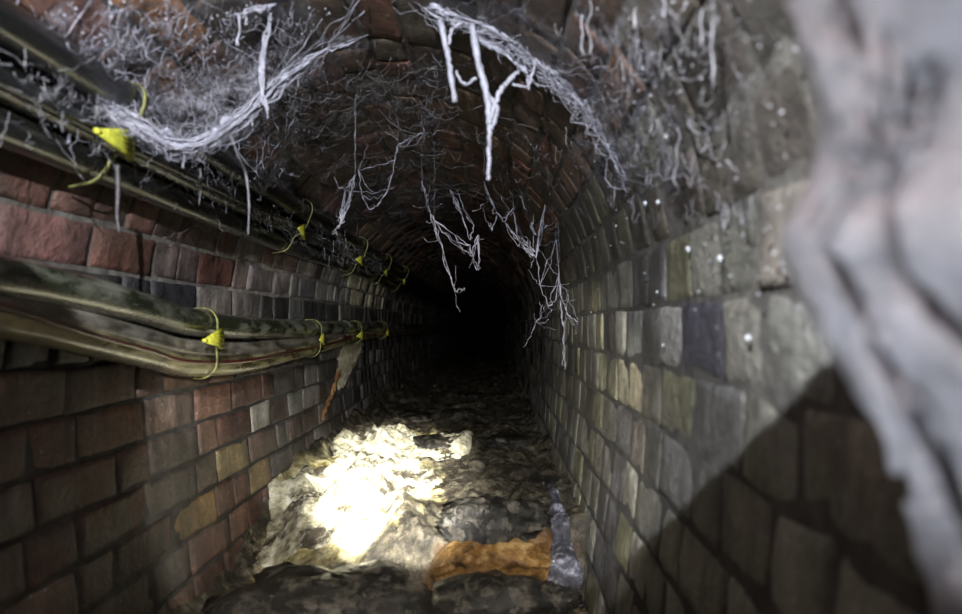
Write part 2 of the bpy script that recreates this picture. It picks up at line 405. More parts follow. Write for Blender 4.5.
lump('sludge_mound', 'long dark wet mound of sludge in front of the glaring fat crust', 'sludge', 330, 606, 1.28, .17, (1.25, .75, .40), LD, 4, .35)
lump('sludge_mound', 'rounded dark brown lump below the ochre step at the bottom centre', 'sludge', 490, 600, 1.25, .10, (1.15, .8, .46), LD, 11, .3)
lump('brick_fragment', 'buff broken brick lying in sludge at the bottom edge of the picture', 'brick', 252, 618, 1.28, .045, (1.2, .9, .55), LB, 21, .25)
lump('sludge_mound', 'small dark lump low against the right wall at the bottom', 'sludge', 556, 596, 1.36, .05, (1., .8, .5), LD, 31, .35)
far = [(440, 452, 2.55, .09, 'dark flat clod right behind the lit fat crust'), (508, 452, 2.6, .10, 'dark flat clod in midstream left of the right wall'), (460, 424, 3.4, .10, 'dark flat clod in the middle of the channel, third away'),
       (520, 418, 3.5, .09, 'dark flat clod close to the right wall, farther off'), (415, 420, 3.3, .10, 'dark flat clod near the left wall beyond the light'), (480, 398, 4.4, .12, 'farthest dark clod before the tunnel goes black'), (545, 478, 2.05, .07, 'brownish clod beside the right wall behind the step')]
for k, (u, v, y, r, lb) in enumerate(far):
    p = at_y(u, v, y); z = floor_z(p.x, y); mb = MB(); mb.blob((p.x, y, z+.004), r, 40+k, .4, 1.8, 14, 24, (1.1, 1.3, .28))
    tag(mb.build('sludge_clod', LD), lb, 'sludge', 'dark clods along the channel')

# ------------------------------------------------------------------ cables
def cable_mat(name, base, dust, rough=.32, amt=(.45, .6), sc=14, st=(1, .35, 1)):
    m, nt, b = mat(name); n = noise_n(nt, sc, 7, .7, stretch=st); n2 = noise_n(nt, 120, 4, .7)
    c = mix(nt, 'MIX', ramp(nt, n.outputs[0], [(amt[0], (0, 0, 0)), (amt[1], (1, 1, 1))]).outputs[0], base, dust)
    nt.links.new(c, b.inputs['Base Color'])
    nt.links.new(ramp(nt, n.outputs[0], [(amt[0], g3(rough)), (amt[1], g3(.75))]).outputs[0], b.inputs['Roughness'])
    b.inputs['Coat Weight'].default_value = 1; b.inputs['Coat Roughness'].default_value = .16; bump(nt, b, [(n.outputs[0], .006), (n2.outputs[0], .0018)]); return m
CB = cable_mat('black_cable', (.006, .0065, .006), (.035, .035, .03), .22, (.5, .75))
CG = cable_mat('green_grey_cable', (.018, .022, .012), (.15, .155, .12), .2, (.45, .62), 20)
CY = cable_mat('ochre_cable', (.05, .042, .016), (.27, .24, .12), .2, (.42, .6), 22)
CR = cable_mat('red_cable', (.06, .012, .009), (.05, .03, .025), .35, (.5, .65))
CN = cable_mat('brown_grey_cable', (.04, .034, .025), (.2, .18, .155), .35, (.42, .6), 22)
def cable(label, pts, r, m, extra=True, rings=20):
    P = [Vector(p) for p in pts]
    d = (P[0]-P[1]); back = P[0]+d*((P[0].y+.3)/max(.01, -d.y)) if d.y < 0 else None
    g_ = (P[0].z-P[1].z)/(P[1].y-P[0].y)
    if back is not None: P = [Vector((P[0].x, -.3, P[0].z+g_*.35)), Vector((P[0].x, P[0].y*.5, P[0].z+g_*P[0].y*.4))]+P
    P = P+[Vector((P[-1].x, 12.7, P[-1].z-.02))]
    c = crom(P, 26); c2 = []
    for q in c:
        c2.append(q+Vector((.003*noise.noise(Vector((q.y*3, r*99, 0))), 0, .0025*noise.noise(Vector((q.y*2.3, r*50, 4))))))
    mb = MB(); mb.tube(c2, [r*(1+.05*noise.noise(Vector((q.y*9, r*100, 0)))) for q in c2], rings)
    return tag(mb.build('cable', m), label, 'cable')
UY = [.5, 1.03, 1.92, 2.8, 3.45, 4.1, 6]
def straight(x, z, sag=0, k=0): return [(x+.004*math.sin(y*3+k), y, z+.006*math.sin(y*2.2+k)) for y in UY]
cable('black cable at the top of the cobwebbed upper bundle', straight(-.580, .352, k=0), .027, CB)
cable('thick black cable in the middle of the upper bundle, hung with cobwebs', straight(-.622, .305, k=1), .028, CB)
cable('black cable at the bottom of the upper bundle along the haunch', straight(-.637, .252, k=.5), .025, CB)
cable('thin black cable tucked in front of the middle of the upper bundle', straight(-.592, .298, k=2), .010, CB)
X = -.650
pA = [(0, 278), (50, 287), (100, 298), (150, 311), (190, 322), (250, 328), (310, 329), (350, 328), (380, 327)]
pB = [(0, 305), (50, 315), (100, 327), (150, 340), (190, 349), (250, 349), (310, 341), (350, 334), (380, 331)]
pR = [(0, 306), (50, 321), (100, 336), (150, 350), (190, 361), (250, 359), (310, 347), (350, 338), (380, 333)]
pC = [(0, 322), (50, 333), (100, 345), (150, 357), (190, 366), (250, 363), (310, 349), (350, 339), (380, 334)]
cable('thick dusty dark green cable, uppermost of the lower wall bundle', [at_x(u, v, X) for u, v in pA], .030, CG)
cable('grey brown cable just under the thick green one on the left wall', [at_x(u, v, X-.004) for u, v in pB], .021, CN)
cable('glossy ochre cable, lowest of the lower wall bundle', [at_x(u, v, X) for u, v in pC], .023, CY)
cable('thin dark red cable lying along the lower wall bundle', [at_x(u, v+1, X+.021) for u, v in pR], .0055, CR, rings=10)

# ------------------------------------------------------------------ straps
def plastic(name, a, b_, rough=.4):
    m, nt, b = mat(name); n = noise_n(nt, 60, 5, .7)
    nt.links.new(ramp(nt, n.outputs[0], [(.38, b_), (.6, a)]).outputs[0], b.inputs['Base Color']); b.inputs['Roughness'].default_value = rough
    b.inputs['Subsurface Weight'].default_value = .0
    bump(nt, b, [(n.outputs[0], .002)]); return m
SY = plastic('yellow_plastic', (.50, .50, .04), (.24, .25, .04)); SG = plastic('grimy_yellow_plastic', (.26, .26, .08), (.07, .07, .03))
def ribbon(P, w, th, ax=Vector((0, 1, 0))):
    V = []; P = crom(P, 6); n = len(P)
    for i in range(n):
        t = (P[min(n-1, i+1)]-P[max(0, i-1)]).normalized(); nn = ax.cross(t).normalized()
        ww = w*(1+.12*math.sin(i*.9)); 
        for a, b_ in ((-1, -1), (1, -1), (1, 1), (-1, 1)): V.append(P[i]+ax*ww*a/2+nn*th*b_/2)
    Fc = [(i*4+k, i*4+(k+1) % 4, i*4+4+(k+1) % 4, i*4+4+k) for i in range(n-1) for k in range(4)]
    Fc += [(3, 2, 1, 0), tuple((n-1)*4+k for k in range(4))]
    return V, Fc
CZ = {}
for nm, pl in (('A', pA), ('C', pC)):
    q = [at_x(u, v, X) for u, v in pl]; CZ[nm] = ([p.y for p in q], [p.z for p in q])
def strap_proto(kind, sy=0):
    if kind == 'upper':
        Z = [(-.62, .385), (-.585, .388), (-.552, .375), (-.543, .350), (-.552, .318), (-.570, .285), (-.598, .266), (-.606, .245), (-.622, .224), (-.66, .215)]
        bk = Vector((-.574, 0, .282)); root = empty('cable_strap', (-.60, 0, .30))
    else:
        za = float(np.interp(sy, *CZ['A'])); zc = float(np.interp(sy, *CZ['C']))
        Z = [(-.685, za+.026), (-.665, za+.034), (-.635, za+.031), (-.617, za+.014), (-.613, za-.008), (-.618, (za+zc)/2), (-.618, zc+.006), (-.624, zc-.014), (-.640, zc-.027), (-.665, zc-.028), (-.688, zc-.012)]
        bk = Vector((-.613, 0, za-.034)); root = empty('cable_strap', (-.65, 0, za-.04))
    P = [Vector((x, .006*math.sin(i*1.3), z)) for i, (x, z) in enumerate(Z)]
    V, Fc = ribbon(P, .009, .0025); o = link('band', V, Fc, SG, root); o['label'] = 'grimy yellow green band'
    mb = MB(); d = Vector((.004, 0, 0))
    # clip: a fan-shaped wedge with a nib
    for k in range(5):
        a = (k-2)/2
        mb.tube([bk+d+Vector((.002, .002, .020*a)), bk+d+Vector((.003, -.035, .011*a)), bk+d+Vector((.002, -.080, .002*a-.003))], [.0062, .0052, .0028], 8)
    mb.tube([bk+d+Vector((.002, -.078, -.003)), bk+d+Vector((.002, -.088, -.003))], [.0045, .0045], 8)
    mb.tube([bk+d+Vector((0, .004, .022)), bk+d+Vector((0, .004, -.022))], [.006, .006], 8)
    c = mb.build('clip', SY, root); c['label'] = 'bright yellow clip'
    return root
def copy_thing(o):
    c = o.copy(); C.objects.link(c)
    for ch in o.children: d = ch.copy(); C.objects.link(d); d.parent = c
    return c
for kind, ysx in (('upper', [(.99, 'nearest and brightest yellow strap on the upper black cables, strung with cobweb'), (1.92, 'second yellow strap from the camera on the upper black cables'), (2.80, 'third yellow strap from the camera on the upper black cables'), (3.45, 'fourth dim yellow strap on the upper black cables'), (4.15, 'farthest faint strap on the upper black cables')]),
                  ('lower', [(1.43, 'nearest yellow clipped strap around the lower wall cables'), (2.30, 'second yellow strap along the lower wall cables'), (3.02, 'third yellow strap on the lower wall cables, above the pale limescale run'), (3.75, 'farthest strap, dull and greenish, on the lower wall cables')])):
    pr = strap_proto(kind, ysx[0][0]); oz = pr.location.z
    src = [pr]+[copy_thing(pr) for _ in ysx[1:]] if kind == 'upper' else [pr]+[strap_proto(kind, q[0]) for q in ysx[1:]]
    for i, ((y, lb), o) in enumerate(zip(ysx, src)):
        z = oz
        if kind == 'lower': z = o.location.z
        o.location = (o.location.x, y, z); o.rotation_euler.z = (.0, .12, -.1, .05, .1)[i]
        tag(o, lb, 'strap', 'straps on the %s cables' % kind)

# ------------------------------------------------------------------ limescale run on the left wall
LS = lump_mat('limescale', (.2, .17, .09), (.5, .46, .33), (.75, .72, .58), .4)
LR = lump_mat('rust_run', (.12, .05, .02), (.3, .15, .06), (.45, .3, .14), .4)
def wall_run(pts, name, m, parent, seed):
    V = []; P = crom([at_x(u, v, -.700) for u, v, w in pts], 8); W = np.interp(np.linspace(0, 1, len(P)), np.linspace(0, 1, len(pts)), [w for *_, w in pts]); nx = 12
    for j, p in enumerate(P):
        xw = XC-half(p.z)
        for i in range(nx+1):
            a = i/nx*2-1; h = .002+.016*(1-a**4)*(1+.6*noise.noise(Vector((a*3, j*.4, seed))))
            wj = W[j]*(1+.35*noise.noise(Vector((j*.35, seed, a))))
            V.append((xw+h, p.y+a*wj/2, p.z+.01*noise.noise(Vector((a*4, j*.3, seed+5)))))
    return link(name, V, [(j*(nx+1)+i, j*(nx+1)+i+1, (j+1)*(nx+1)+i+1, (j+1)*(nx+1)+i) for j in range(len(P)-1) for i in range(nx)], m, parent)
r0 = empty('limescale_run', at_x(345, 360, -.70))
wall_run([(354, 340, .5), (350, 352, .6), (346, 364, .5), (341, 376, .3), (336, 388, .1)], 'crust', LS, r0, 1)
wall_run([(336, 370, .06), (330, 385, .06), (326, 396, .04), (319, 408, .035), (315, 420, .02)], 'rust_streak', LR, r0, 4)['label'] = 'thin rusty streak'
tag(r0, 'pale limescale crust running down the left wall from the lower cables', 'limescale')

# ------------------------------------------------------------------ cobwebs
def web_mat(name, col, tr=.25, em=.0):
    m, nt, b = mat(name); n = noise_n(nt, 45, 5, .7)
    nt.links.new(ramp(nt, n.outputs[0], [(.35, tuple(c*.55 for c in col)), (.6, col)]).outputs[0], b.inputs['Base Color'])
    b.inputs['Roughness'].default_value = .45; bump(nt, b, [(n.outputs[0], .004)]); return m
WS = web_mat('sooty_cobweb', (.07, .065, .07)); WC = web_mat('felted_cobweb', (.38, .38, .47)); WB = web_mat('dusty_cobweb', (.32, .315, .38)); WG = web_mat('grey_cobweb', (.20, .195, .215)); WH = web_mat('pale_cobweb_mass', (.55, .56, .62))
def rnd(a=1): return Vector((random.uniform(-a, a), random.uniform(-a, a), random.uniform(-a, a)))
def strand(mb, a, b_, sag, r0, jit=.004, n=14, knots=.18, rs=5):
    a, b_ = Vector(a), Vector(b_); P = []; R = []; sd = random.random()*100; L = (b_-a).length
    n = max(5, int(n*min(2.5, max(.5, L/.15))))
    for i in range(n+1):
        t = i/n; p = a.lerp(b_, t); p.z -= sag*4*t*(1-t)
        p += Vector((noise.noise(Vector((t*6, sd, 0))), noise.noise(Vector((t*6, sd, 5))), noise.noise(Vector((t*6, sd, 9)))))*jit*2.2*min(1, 4*t*(1-t)+.1)
        P.append(p); R.append(r0*(1+.45*noise.noise(Vector((t*11, sd, 3)))+(random.uniform(.6, 1.8) if random.random() < knots else 0)))
    mb.tube(P, R, rs); return P
def hang(mb, p, L, r, dx=0, bead=True):
    p = Vector(p); n = max(5, int(L/.008)); sd = random.random()*50; P = []; R = []
    for i in range(n+1):
        t = i/n; P.append(p+Vector((dx*t*L+.10*L*noise.noise(Vector((t*3, sd, 1))), .06*L*noise.noise(Vector((t*4, sd, 2))), -L*t)))
        R.append(r*(1-.45*t)*(1+.35*noise.noise(Vector((t*9, sd, 3)))+(.7 if random.random() < .12 else 0)))
    if bead: R[-1] = r*1.5; R[-2] = r*1.2
    mb.tube(P, R, 6); return P
def band(mb, path, width, nth, r, extra=0, wiggle=1.):
    """a rope of felted threads along a path"""
    P = crom(path, 8); n = len(P)
    for k in range(nth):
        o = rnd(1); o = o*(width*random.random()**.7); a = random.randint(0, n//3); b_ = random.randint(n-n//3-1, n-1); sd = random.random()*99; Q = []; R = []
        for i in range(a, b_+1):
            q = 1+.7*noise.noise(Vector((i*.22, sd, 0))); tn = min(1, .35+min(i-a, b_-i)*.2)
            Q.append(P[i]+o*q+Vector((noise.noise(Vector((i*.3, sd, 1))), noise.noise(Vector((i*.3, sd, 2))), noise.noise(Vector((i*.3, sd, 3)))))*width*wiggle)
            R.append(r*tn*(1+.5*noise.noise(Vector((i*.5, sd, 4)))+(random.uniform(.3, 1) if random.random() < .1 else 0)))
        mb.tube(Q, R, 5)
    for k in range(extra):
        p = random.choice(P)+rnd(width*1.2); hang(mb, p, random.uniform(.01, .05), r*.7)
    return P
def surf(u, v, off=.012):               # point of the brick vault seen at a pixel
    r = ray(u, v); lo, hi = .01, 12
    def inside(t):
        p = r*t; return abs(p.x-XC) < half(p.z)-off if p.z < ZS+RISE-off else False
    for _ in range(40):
        m_ = (lo+hi)/2
        if inside(m_): lo = m_
        else: hi = m_
    return r*lo
FM_, nt, b = mat('cobweb_film')
n = noise_n(nt, 30, 8, .75); n2 = noise_n(nt, 150, 5, .8, stretch=(1, 1, .5)); n3 = noise_n(nt, 9, 3, .6)
b.inputs['Base Color'].default_value = (.36, .355, .42, 1); b.inputs['Roughness'].default_value = .8
a1 = ramp(nt, n.outputs[0], [(.42, g3(0)), (.68, g3(1))]).outputs[0]; a2 = ramp(nt, n2.outputs[0], [(.40, g3(.0)), (.62, g3(1))]).outputs[0]; a3 = ramp(nt, n3.outputs[0], [(.38, g3(.15)), (.6, g3(1))]).outputs[0]
av = mix(nt, 'MULTIPLY', 1.0, mix(nt, 'MULTIPLY', 1.0, a1, a2), a3); av = mix(nt, 'MULTIPLY', 1.0, av, N(nt, 'ShaderNodeAttribute', attribute_name='thick').outputs['Color'])
nt.links.new(av, b.inputs['Alpha'])
def film(rows, parent, name='film', nv=40, nh=60, amp=.01, edge=.25):
    """a gauzy sheet through rows of points"""
    G = [crom(r_, max(2, nh//(len(r_)-1))) for r_ in rows]; m_ = min(len(g_) for g_ in G); V = []; W = []
    cols_ = [crom([g_[i] for g_ in G], max(2, nv//(len(G)-1))) for i in range(m_)]
    h_ = len(cols_[0]); sd = random.random()*50
    for i in range(m_):
        for j in range(h_):
            p = cols_[i][j]; V.append(p+Vector((noise.noise(p*14+Vector((sd, 0, 0))), noise.noise(p*14+Vector((0, sd, 0))), noise.noise(p*14+Vector((0, 0, sd)))))*amp)
            a = min(i, m_-1-i)/m_; c_ = min(j, h_-1-j)/h_; W.append(min(1, a/.12)*min(1, c_/edge))
    o = link(name, V, [(i*h_+j, (i+1)*h_+j, (i+1)*h_+j+1, i*h_+j+1) for i in range(m_-1) for j in range(h_-1)], FM_, parent)
    ca = o.data.color_attributes.new('thick', 'FLOAT_COLOR', 'POINT'); ca.data.foreach_set('color', np.array([(w_, w_, w_, 1) for w_ in W], dtype=np.float32).ravel())
    return o
# 1. thick rope following the vault, centre to right
mb = MB()
main = [(405, -14), (440, 8), (480, 20), (520, 42), (550, 68), (580, 96), (605, 125), (625, 160), (640, 195)]
Pm = [at_y(u, v, 1.07) for u, v in main]
band(mb, Pm, .007, 46, .0022, 1, .5); band(mb, Pm[:5], .013, 40, .0026, 0, .6); band(mb, Pm[1:7], .010, 20, .0020, 0, .6)
band(mb, Pm, .03, 60, .0005, 3, 1.2)
for k in range(45):
    t = random.random(); i = int(t*(len(Pm)-1)); p = Pm[i]+rnd(.02); uv = main[i]
    q = surf(uv[0]+random.uniform(0, 70), uv[1]+random.uniform(-45, 25)); strand(mb, p, q, random.uniform(0, .01), random.uniform(.0002, .0005))
w1 = mb.build('cobweb', WB)
def core(P_, r0, r1, seed, parent, flat=.6):
    P = crom(P_, 14); k = len(P); mb = MB(); Q = [p+Vector((noise.noise(p*25), noise.noise(p*25+Vector((9, 0, 0))), noise.noise(p*25+Vector((0, 9, 0)))))*.008 for p in P]
    mb.tube(Q, [(r0+(r1-r0)*i/k)*max(.25, 1+.7*noise.noise(Vector((i*.35, seed, 0)))+.4*noise.noise(Vector((i*.9, seed, 4))))*min(1, .3+min(i, k-1-i)*.12) for i in range(k)], 12)
    V2 = []
    for v_ in mb.V: V2.append(v_+Vector((noise.noise(v_*70), noise.noise(v_*70+Vector((5, 0, 0))), noise.noise(v_*70+Vector((0, 5, 0)))))*.006)
    mb.V = V2; return mb.build('felt_core', WC, parent)
core(Pm, .010, .0045, 1, w1); core([p+Vector((0, .01, .014)) for p in Pm[:5]], .009, .004, 2, w1); core([at_y(u, v, 1.08) for u, v in ((448, -10), (470, 30), (505, 55), (540, 85))], .006, .003, 3, w1); core([at_y(u, v, 1.08) for u, v in ((560, 75), (590, 100), (600, 130), (622, 180))], .005, .003, 5, w1)
film([[surf(u+18, v-50, .03) for u, v in main], [at_y(u, v, 1.07) for u, v in main], [surf(u+45, v+25 if u > 560 else v-30, .02) for u, v in main]], w1)
film([[surf(u+0, v-28, .05) for u, v in main], [at_y(u-2, v+3, 1.06) for u, v in main], [at_y(u+10, v-8, 1.09) for u, v in main]], w1, amp=.006)
tag(w1, 'thick white cobweb rope sagging under the vault from top centre to the right wall', 'cobweb')
# 2. forked hanging cobweb
mb = MB(); Y = 1.05
A = lambda u, v: at_y(u, v, Y)
def path(mb, pts, r0, r1, n=6): 
    P = crom([A(*p) for p in pts], n); k = len(P)
    for i in range(k): P[i] = P[i]+rnd(.0012)
    mb.tube(P, [(r0+(r1-r0)*i/(k-1))*(1+.35*noise.noise(Vector((i*.6, r0*900, 2)))) for i in range(k)], 8)
path(mb, [(472, 25), (476, 50), (482, 75), (488, 100), (490, 125)], .006, .0065); path(mb, [(518, 72), (508, 82), (500, 92), (495, 105), (491, 120)], .004, .005)
path(mb, [(488, 95), (497, 108), (494, 122), (490, 130)], .004, .004); path(mb, [(490, 122), (489, 145), (489, 165), (488, 180)], .0045, .0035)
path(mb, [(535, 60), (533, 72), (527, 86), (512, 84)], .0025, .0025); path(mb, [(528, 78), (529, 90)], .003, .002); path(mb, [(476, 78), (464, 84), (456, 70)], .003, .0025)
tag(mb.build('cobweb', WB), 'forked cobweb hanging with a straight drip at the top centre', 'cobweb')
mb = MB(); path(mb, [(440, 20), (446, 45), (450, 68), (455, 102)], .0055, .0045); path(mb, [(462, 22), (452, 30), (449, 45)], .003, .003)
tag(mb.build('cobweb', WB), 'single stubby cobweb strand hanging just left of the forked one', 'cobweb')
# 3. drape along upper cables
mb = MB()
dr = [(40, 45, .84), (70, 78, .90), (105, 105, .95), (140, 128, .98), (175, 146, 1.02), (205, 140, 1.04), (240, 118, 1.08), (275, 85, 1.12), (310, 60, 1.16), (375, 34, 1.22)]
Pd = [at_y(u, v, y) for u, v, y in dr]
band(mb, Pd[:8], .008, 40, .0016, 3, .6); band(mb, Pd, .010, 20, .0011, 1, .6); band(mb, Pd[:7], .025, 34, .0005, 4, 1.2); band(mb, Pd[5:9], .012, 24, .0016, 1, .7)
for k in range(60):
    i = random.randint(0, len(Pd)-1); p = Pd[i]+rnd(.025); u, v, y = dr[i]; q = surf(u+random.uniform(-60, 60), v-random.uniform(10, 90)); strand(mb, p, q, random.uniform(0, .01), random.uniform(.0002, .0005))
w2 = mb.build('cobweb', WB)
core(Pd[:9], .0055, .0045, 7, w2); core([p+Vector((0, .01, .012)) for p in Pd[1:5]], .007, .004, 8, w2); core([p+Vector((0, .01, .01)) for p in Pd[5:9]], .006, .003, 9, w2); core(Pd[8:], .003, .0018, 10, w2)
film([[surf(u, v-60, .03) for u, v, y in dr], [at_y(u, v-20, y) for u, v, y in dr], Pd], w2)
film([[at_y(u, v-16, y+.02) for u, v, y in dr], Pd, [at_y(u, v+22, y) for u, v, y in dr]], w2, amp=.008)
film([[surf(u, v, .006) for u, v in ((150, 20), (220, 10), (300, 10))], [surf(u, v, .02) for u, v in ((140, 70), (215, 70), (300, 50))], [at_y(u, v, y) for u, v, y in dr[4:9]][::2]], w2, amp=.012)
tag(w2, 'long white cobweb swag draped from the upper cables up to the vault at left', 'cobweb')
# 4. rope to the top
mb = MB()
def rope(mb, pts, w, n, r, ex=0): band(mb, [at_y(u, v, y) for u, v, y in pts], w, n, r, ex)
rope(mb, [(272, 0, 1.05), (268, 30, 1.06), (262, 60, 1.07), (262, 90, 1.08), (268, 118, 1.08)], .004, 9, .0022, 3)
rope(mb, [(235, 12, 1.0), (255, 8, 1.02), (275, 4, 1.05)], .008, 9, .003, 2)
tag(mb.build('cobweb', WB), 'knotted cobweb cord dropping from the vault onto the left swag', 'cobweb')
# 5. hanging strings from cables
for pts, r, lb in (([(228, 128, 1.07), (238, 155, 1.10), (246, 175, 1.15), (249, 205, 1.15), (248, 235, 1.15)], .0026, 'grey cobweb string hanging past the upper cables'),
               ([(117, 165, .95), (118, 190, .95), (117, 215, .95), (119, 232, .95)], .0030, 'dark tapering cobweb string hanging below the nearest yellow strap'),
               ([(200, 168, 1.2), (201, 185, 1.2), (199, 205, 1.2)], .0016, 'short thin cobweb thread below the upper cables at left')):
    mb = MB(); P = crom([at_y(*p) for p in pts], 7); mb.tube(P, [r*(1.3-.8*i/len(P))*(1+.4*noise.noise(Vector((i*.7, r*999, 1)))) for i in range(len(P))], 7)
    tag(mb.build('cobweb', WS if 'dark' in lb else WG), lb, 'cobweb')
# 6. fine tangles over upper cables and vault
def tangle(mb, region, n, r, off=(.01, .07), span=30, sagm=.03, depth=None):
    for k in range(n):
        u = random.uniform(region[0], region[2]); v = random.uniform(region[1], region[3])
        p = surf(u, v); q = surf(u+random.gauss(0, span), v+random.gauss(0, span*.6))
        k1, k2 = 1-random.uniform(*off), 1-random.uniform(*off)
        if random.random() < .5: k1 = 1
        p, q = p*k1, q*k2
        if (p-q).length > .35: continue
        strand(mb, p, q, random.uniform(0, sagm), r*random.uniform(.5, 1.5))
def specks(mb, region, n, r, off=.01):
    for k in range(n):
        p = surf(random.uniform(region[0], region[2]), random.uniform(region[1], region[3]))*(1-off*random.random()*3); mb.blob(p, r*random.uniform(.5, 1)**2*1.6, k, .2, 1, 4, 6)
mb = MB(); tangle(mb, (40, 0, 300, 150), 330, .00028, span=22); specks(mb, (30, 0, 330, 150), 260, .0016)
wf = mb.build('fine_cobweb', WB)
for off in (.01, .035): film([[surf(u, v, off) for u in (30, 120, 210, 330)] for v in (-10, 45, 95, 150)], wf, amp=.014, nv=60, edge=.12)
tag(wf, 'fine cobweb threads tangled over the red bricks and upper cables at top left', 'cobweb', kind='stuff')
mb = MB()
for k in range(520):                     # clotted threads in the trough between the upper cables
    y = .55+2.9*random.random()**1.4; x = -.597+random.uniform(-.02, .035); z = .30+random.uniform(-.05, .06); p = Vector((x, y, z))
    if random.random() < .85: strand(mb, p, p+Vector((random.uniform(-.01, .03), random.uniform(-.06, .06), random.uniform(-.05, .05))), random.uniform(0, .01), random.uniform(.0002, .0006))
    elif random.random() < .4: hang(mb, p+Vector((.02, 0, 0)), random.uniform(.01, .045), random.uniform(.0004, .0009))
    else: mb.blob(p+Vector((.02, 0, 0)), random.uniform(.0008, .003), k, .3, 1, 4, 6)
wc = mb.build('fine_cobweb', WG)
tag(wc, 'grey clotted cobweb filling the gaps along the upper black cables', 'cobweb', kind='stuff')
mb = MB(); tangle(mb, (200, 60, 460, 235), 420, .0003, span=24); specks(mb, (220, 60, 480, 240), 320, .0012); wv = mb.build('fine_cobweb', WG)
film([[surf(u, v, .02) for u in (230, 300, 380, 460)] for v in (60, 110, 170, 225)], wv, amp=.02, nv=60, edge=.15)
tag(wv, 'fine grey cobweb threads spread over the dark vault left of centre', 'cobweb', kind='stuff')
mb = MB(); specks(mb, (570, 0, 800, 330), 110, .0014); tangle(mb, (560, 0, 740, 210), 110, .0003, off=(0, .04), span=18)
for k in range(9):
    u, v = random.uniform(560, 720), random.uniform(-10, 200); p = surf(u, v)
    hang(mb, p*.985, random.uniform(.02, .07), random.uniform(.0006, .0014))
wr = mb.build('fine_cobweb', WG)
for off in (.012,): film([[surf(u, v, off) for u in (570, 605, 640, 690)] for v in (-10, 60, 130, 205)], wr, amp=.012, nv=60, edge=.15)
tag(wr, 'blurred grey cobweb wisps on the vault right of the thick rope', 'cobweb', kind='stuff')
# 7. lace of strands in the middle distance
def lace(segs, y, r, lb, m=WB, n_fine=20, box=None):
    mb = MB()
    for s in segs:
        P = [at_y(u, v, y+random.uniform(-.02, .02)) for u, v in s]
        for a, b_ in zip(P, P[1:]): strand(mb, a, b_, 0, r*.72, .003, knots=.3, n=9)
        if len(P) > 2:
            for k in range(4): 
                a, b_ = random.sample(P, 2); strand(mb, a, b_, random.uniform(0, .02), r*.45, .006, knots=.3)
    for k in range(n_fine):
        s = random.choice(segs); p = at_y(*random.choice(s), y)
        strand(mb, p, p+Vector((random.gauss(0, .035), random.gauss(0, .05), random.gauss(.015, .045))), .008, r*.4, .004, knots=.25)
    for s in segs[:2]:
        p = at_y(*min(s, key=lambda q: q[1]), y); q = Vector((p.x, y, ZS+RISE*math.sqrt(max(0, 1-((p.x-XC)/HW)**2))-.002)); strand(mb, p, q, 0, .0003, .002)
    return tag(mb.build('cobweb', m), lb, 'cobweb')
lace([[(422, 180), (428, 205), (434, 220), (440, 240), (450, 275), (455, 292), (465, 288)], [(434, 220), (455, 235), (470, 245), (473, 256)], [(450, 190), (462, 215), (470, 240), (474, 225)], [(472, 250), (478, 235), (479, 270)]], 1.9, .0012, 'ragged cobweb lace hanging left of centre above the dark tunnel')
lace([[(484, 182), (490, 198), (497, 213), (505, 222), (513, 208)], [(513, 212), (517, 235), (526, 245), (535, 252)], [(536, 258), (540, 228), (545, 205)], [(505, 222), (520, 242), (533, 256)], [(497, 215), (492, 230)], [(520, 195), (528, 215), (536, 235)]], 1.8, .0013, 'cobweb lace hanging at centre beside the forked drip')
lace([[(536, 245), (540, 285), (548, 307), (556, 300), (559, 275), (556, 240)], [(559, 280), (562, 300), (568, 315), (578, 322)], [(560, 300), (564, 330), (565, 370)], [(541, 318), (536, 322)]], 1.9, .0012, 'U shaped cobweb loop with a long thread close to the right wall')
lace([[(398, 145), (395, 160), (388, 190), (378, 205), (370, 210), (362, 195), (358, 170)], [(398, 145), (412, 138), (424, 132)], [(398, 140), (385, 132)]], 1.7, .0013, 'thin branching cobweb thread hooked at its tip over the dark vault', n_fine=8)
lace([[(262, 192), (270, 185), (278, 165), (284, 145)], [(262, 192), (256, 170), (262, 160)]], 1.45, .0013, 'cluster of thin cobweb threads beside the second upper strap', n_fine=24)
lace([[(355, 175), (350, 200), (340, 225), (332, 232)], [(355, 175), (345, 190), (340, 225)]], 1.5, .0012, 'thin lone cobweb thread slanting over the dark vault, between two larger webs', n_fine=6)
lace([[(350, 85), (370, 82), (395, 80), (415, 78), (428, 82)], [(370, 82), (380, 70), (395, 80)]], 1.55, .0016, 'small fuzzy horizontal cobweb tuft under the vault centre', n_fine=30)
mb = MB(); tangle(mb, (400, 130, 560, 260), 260, .0003, off=(.02, .25), span=22); tag(mb.build('fine_cobweb', WG), 'fine cobweb threads hanging in the dark at the centre of the vault', 'cobweb', kind='stuff')

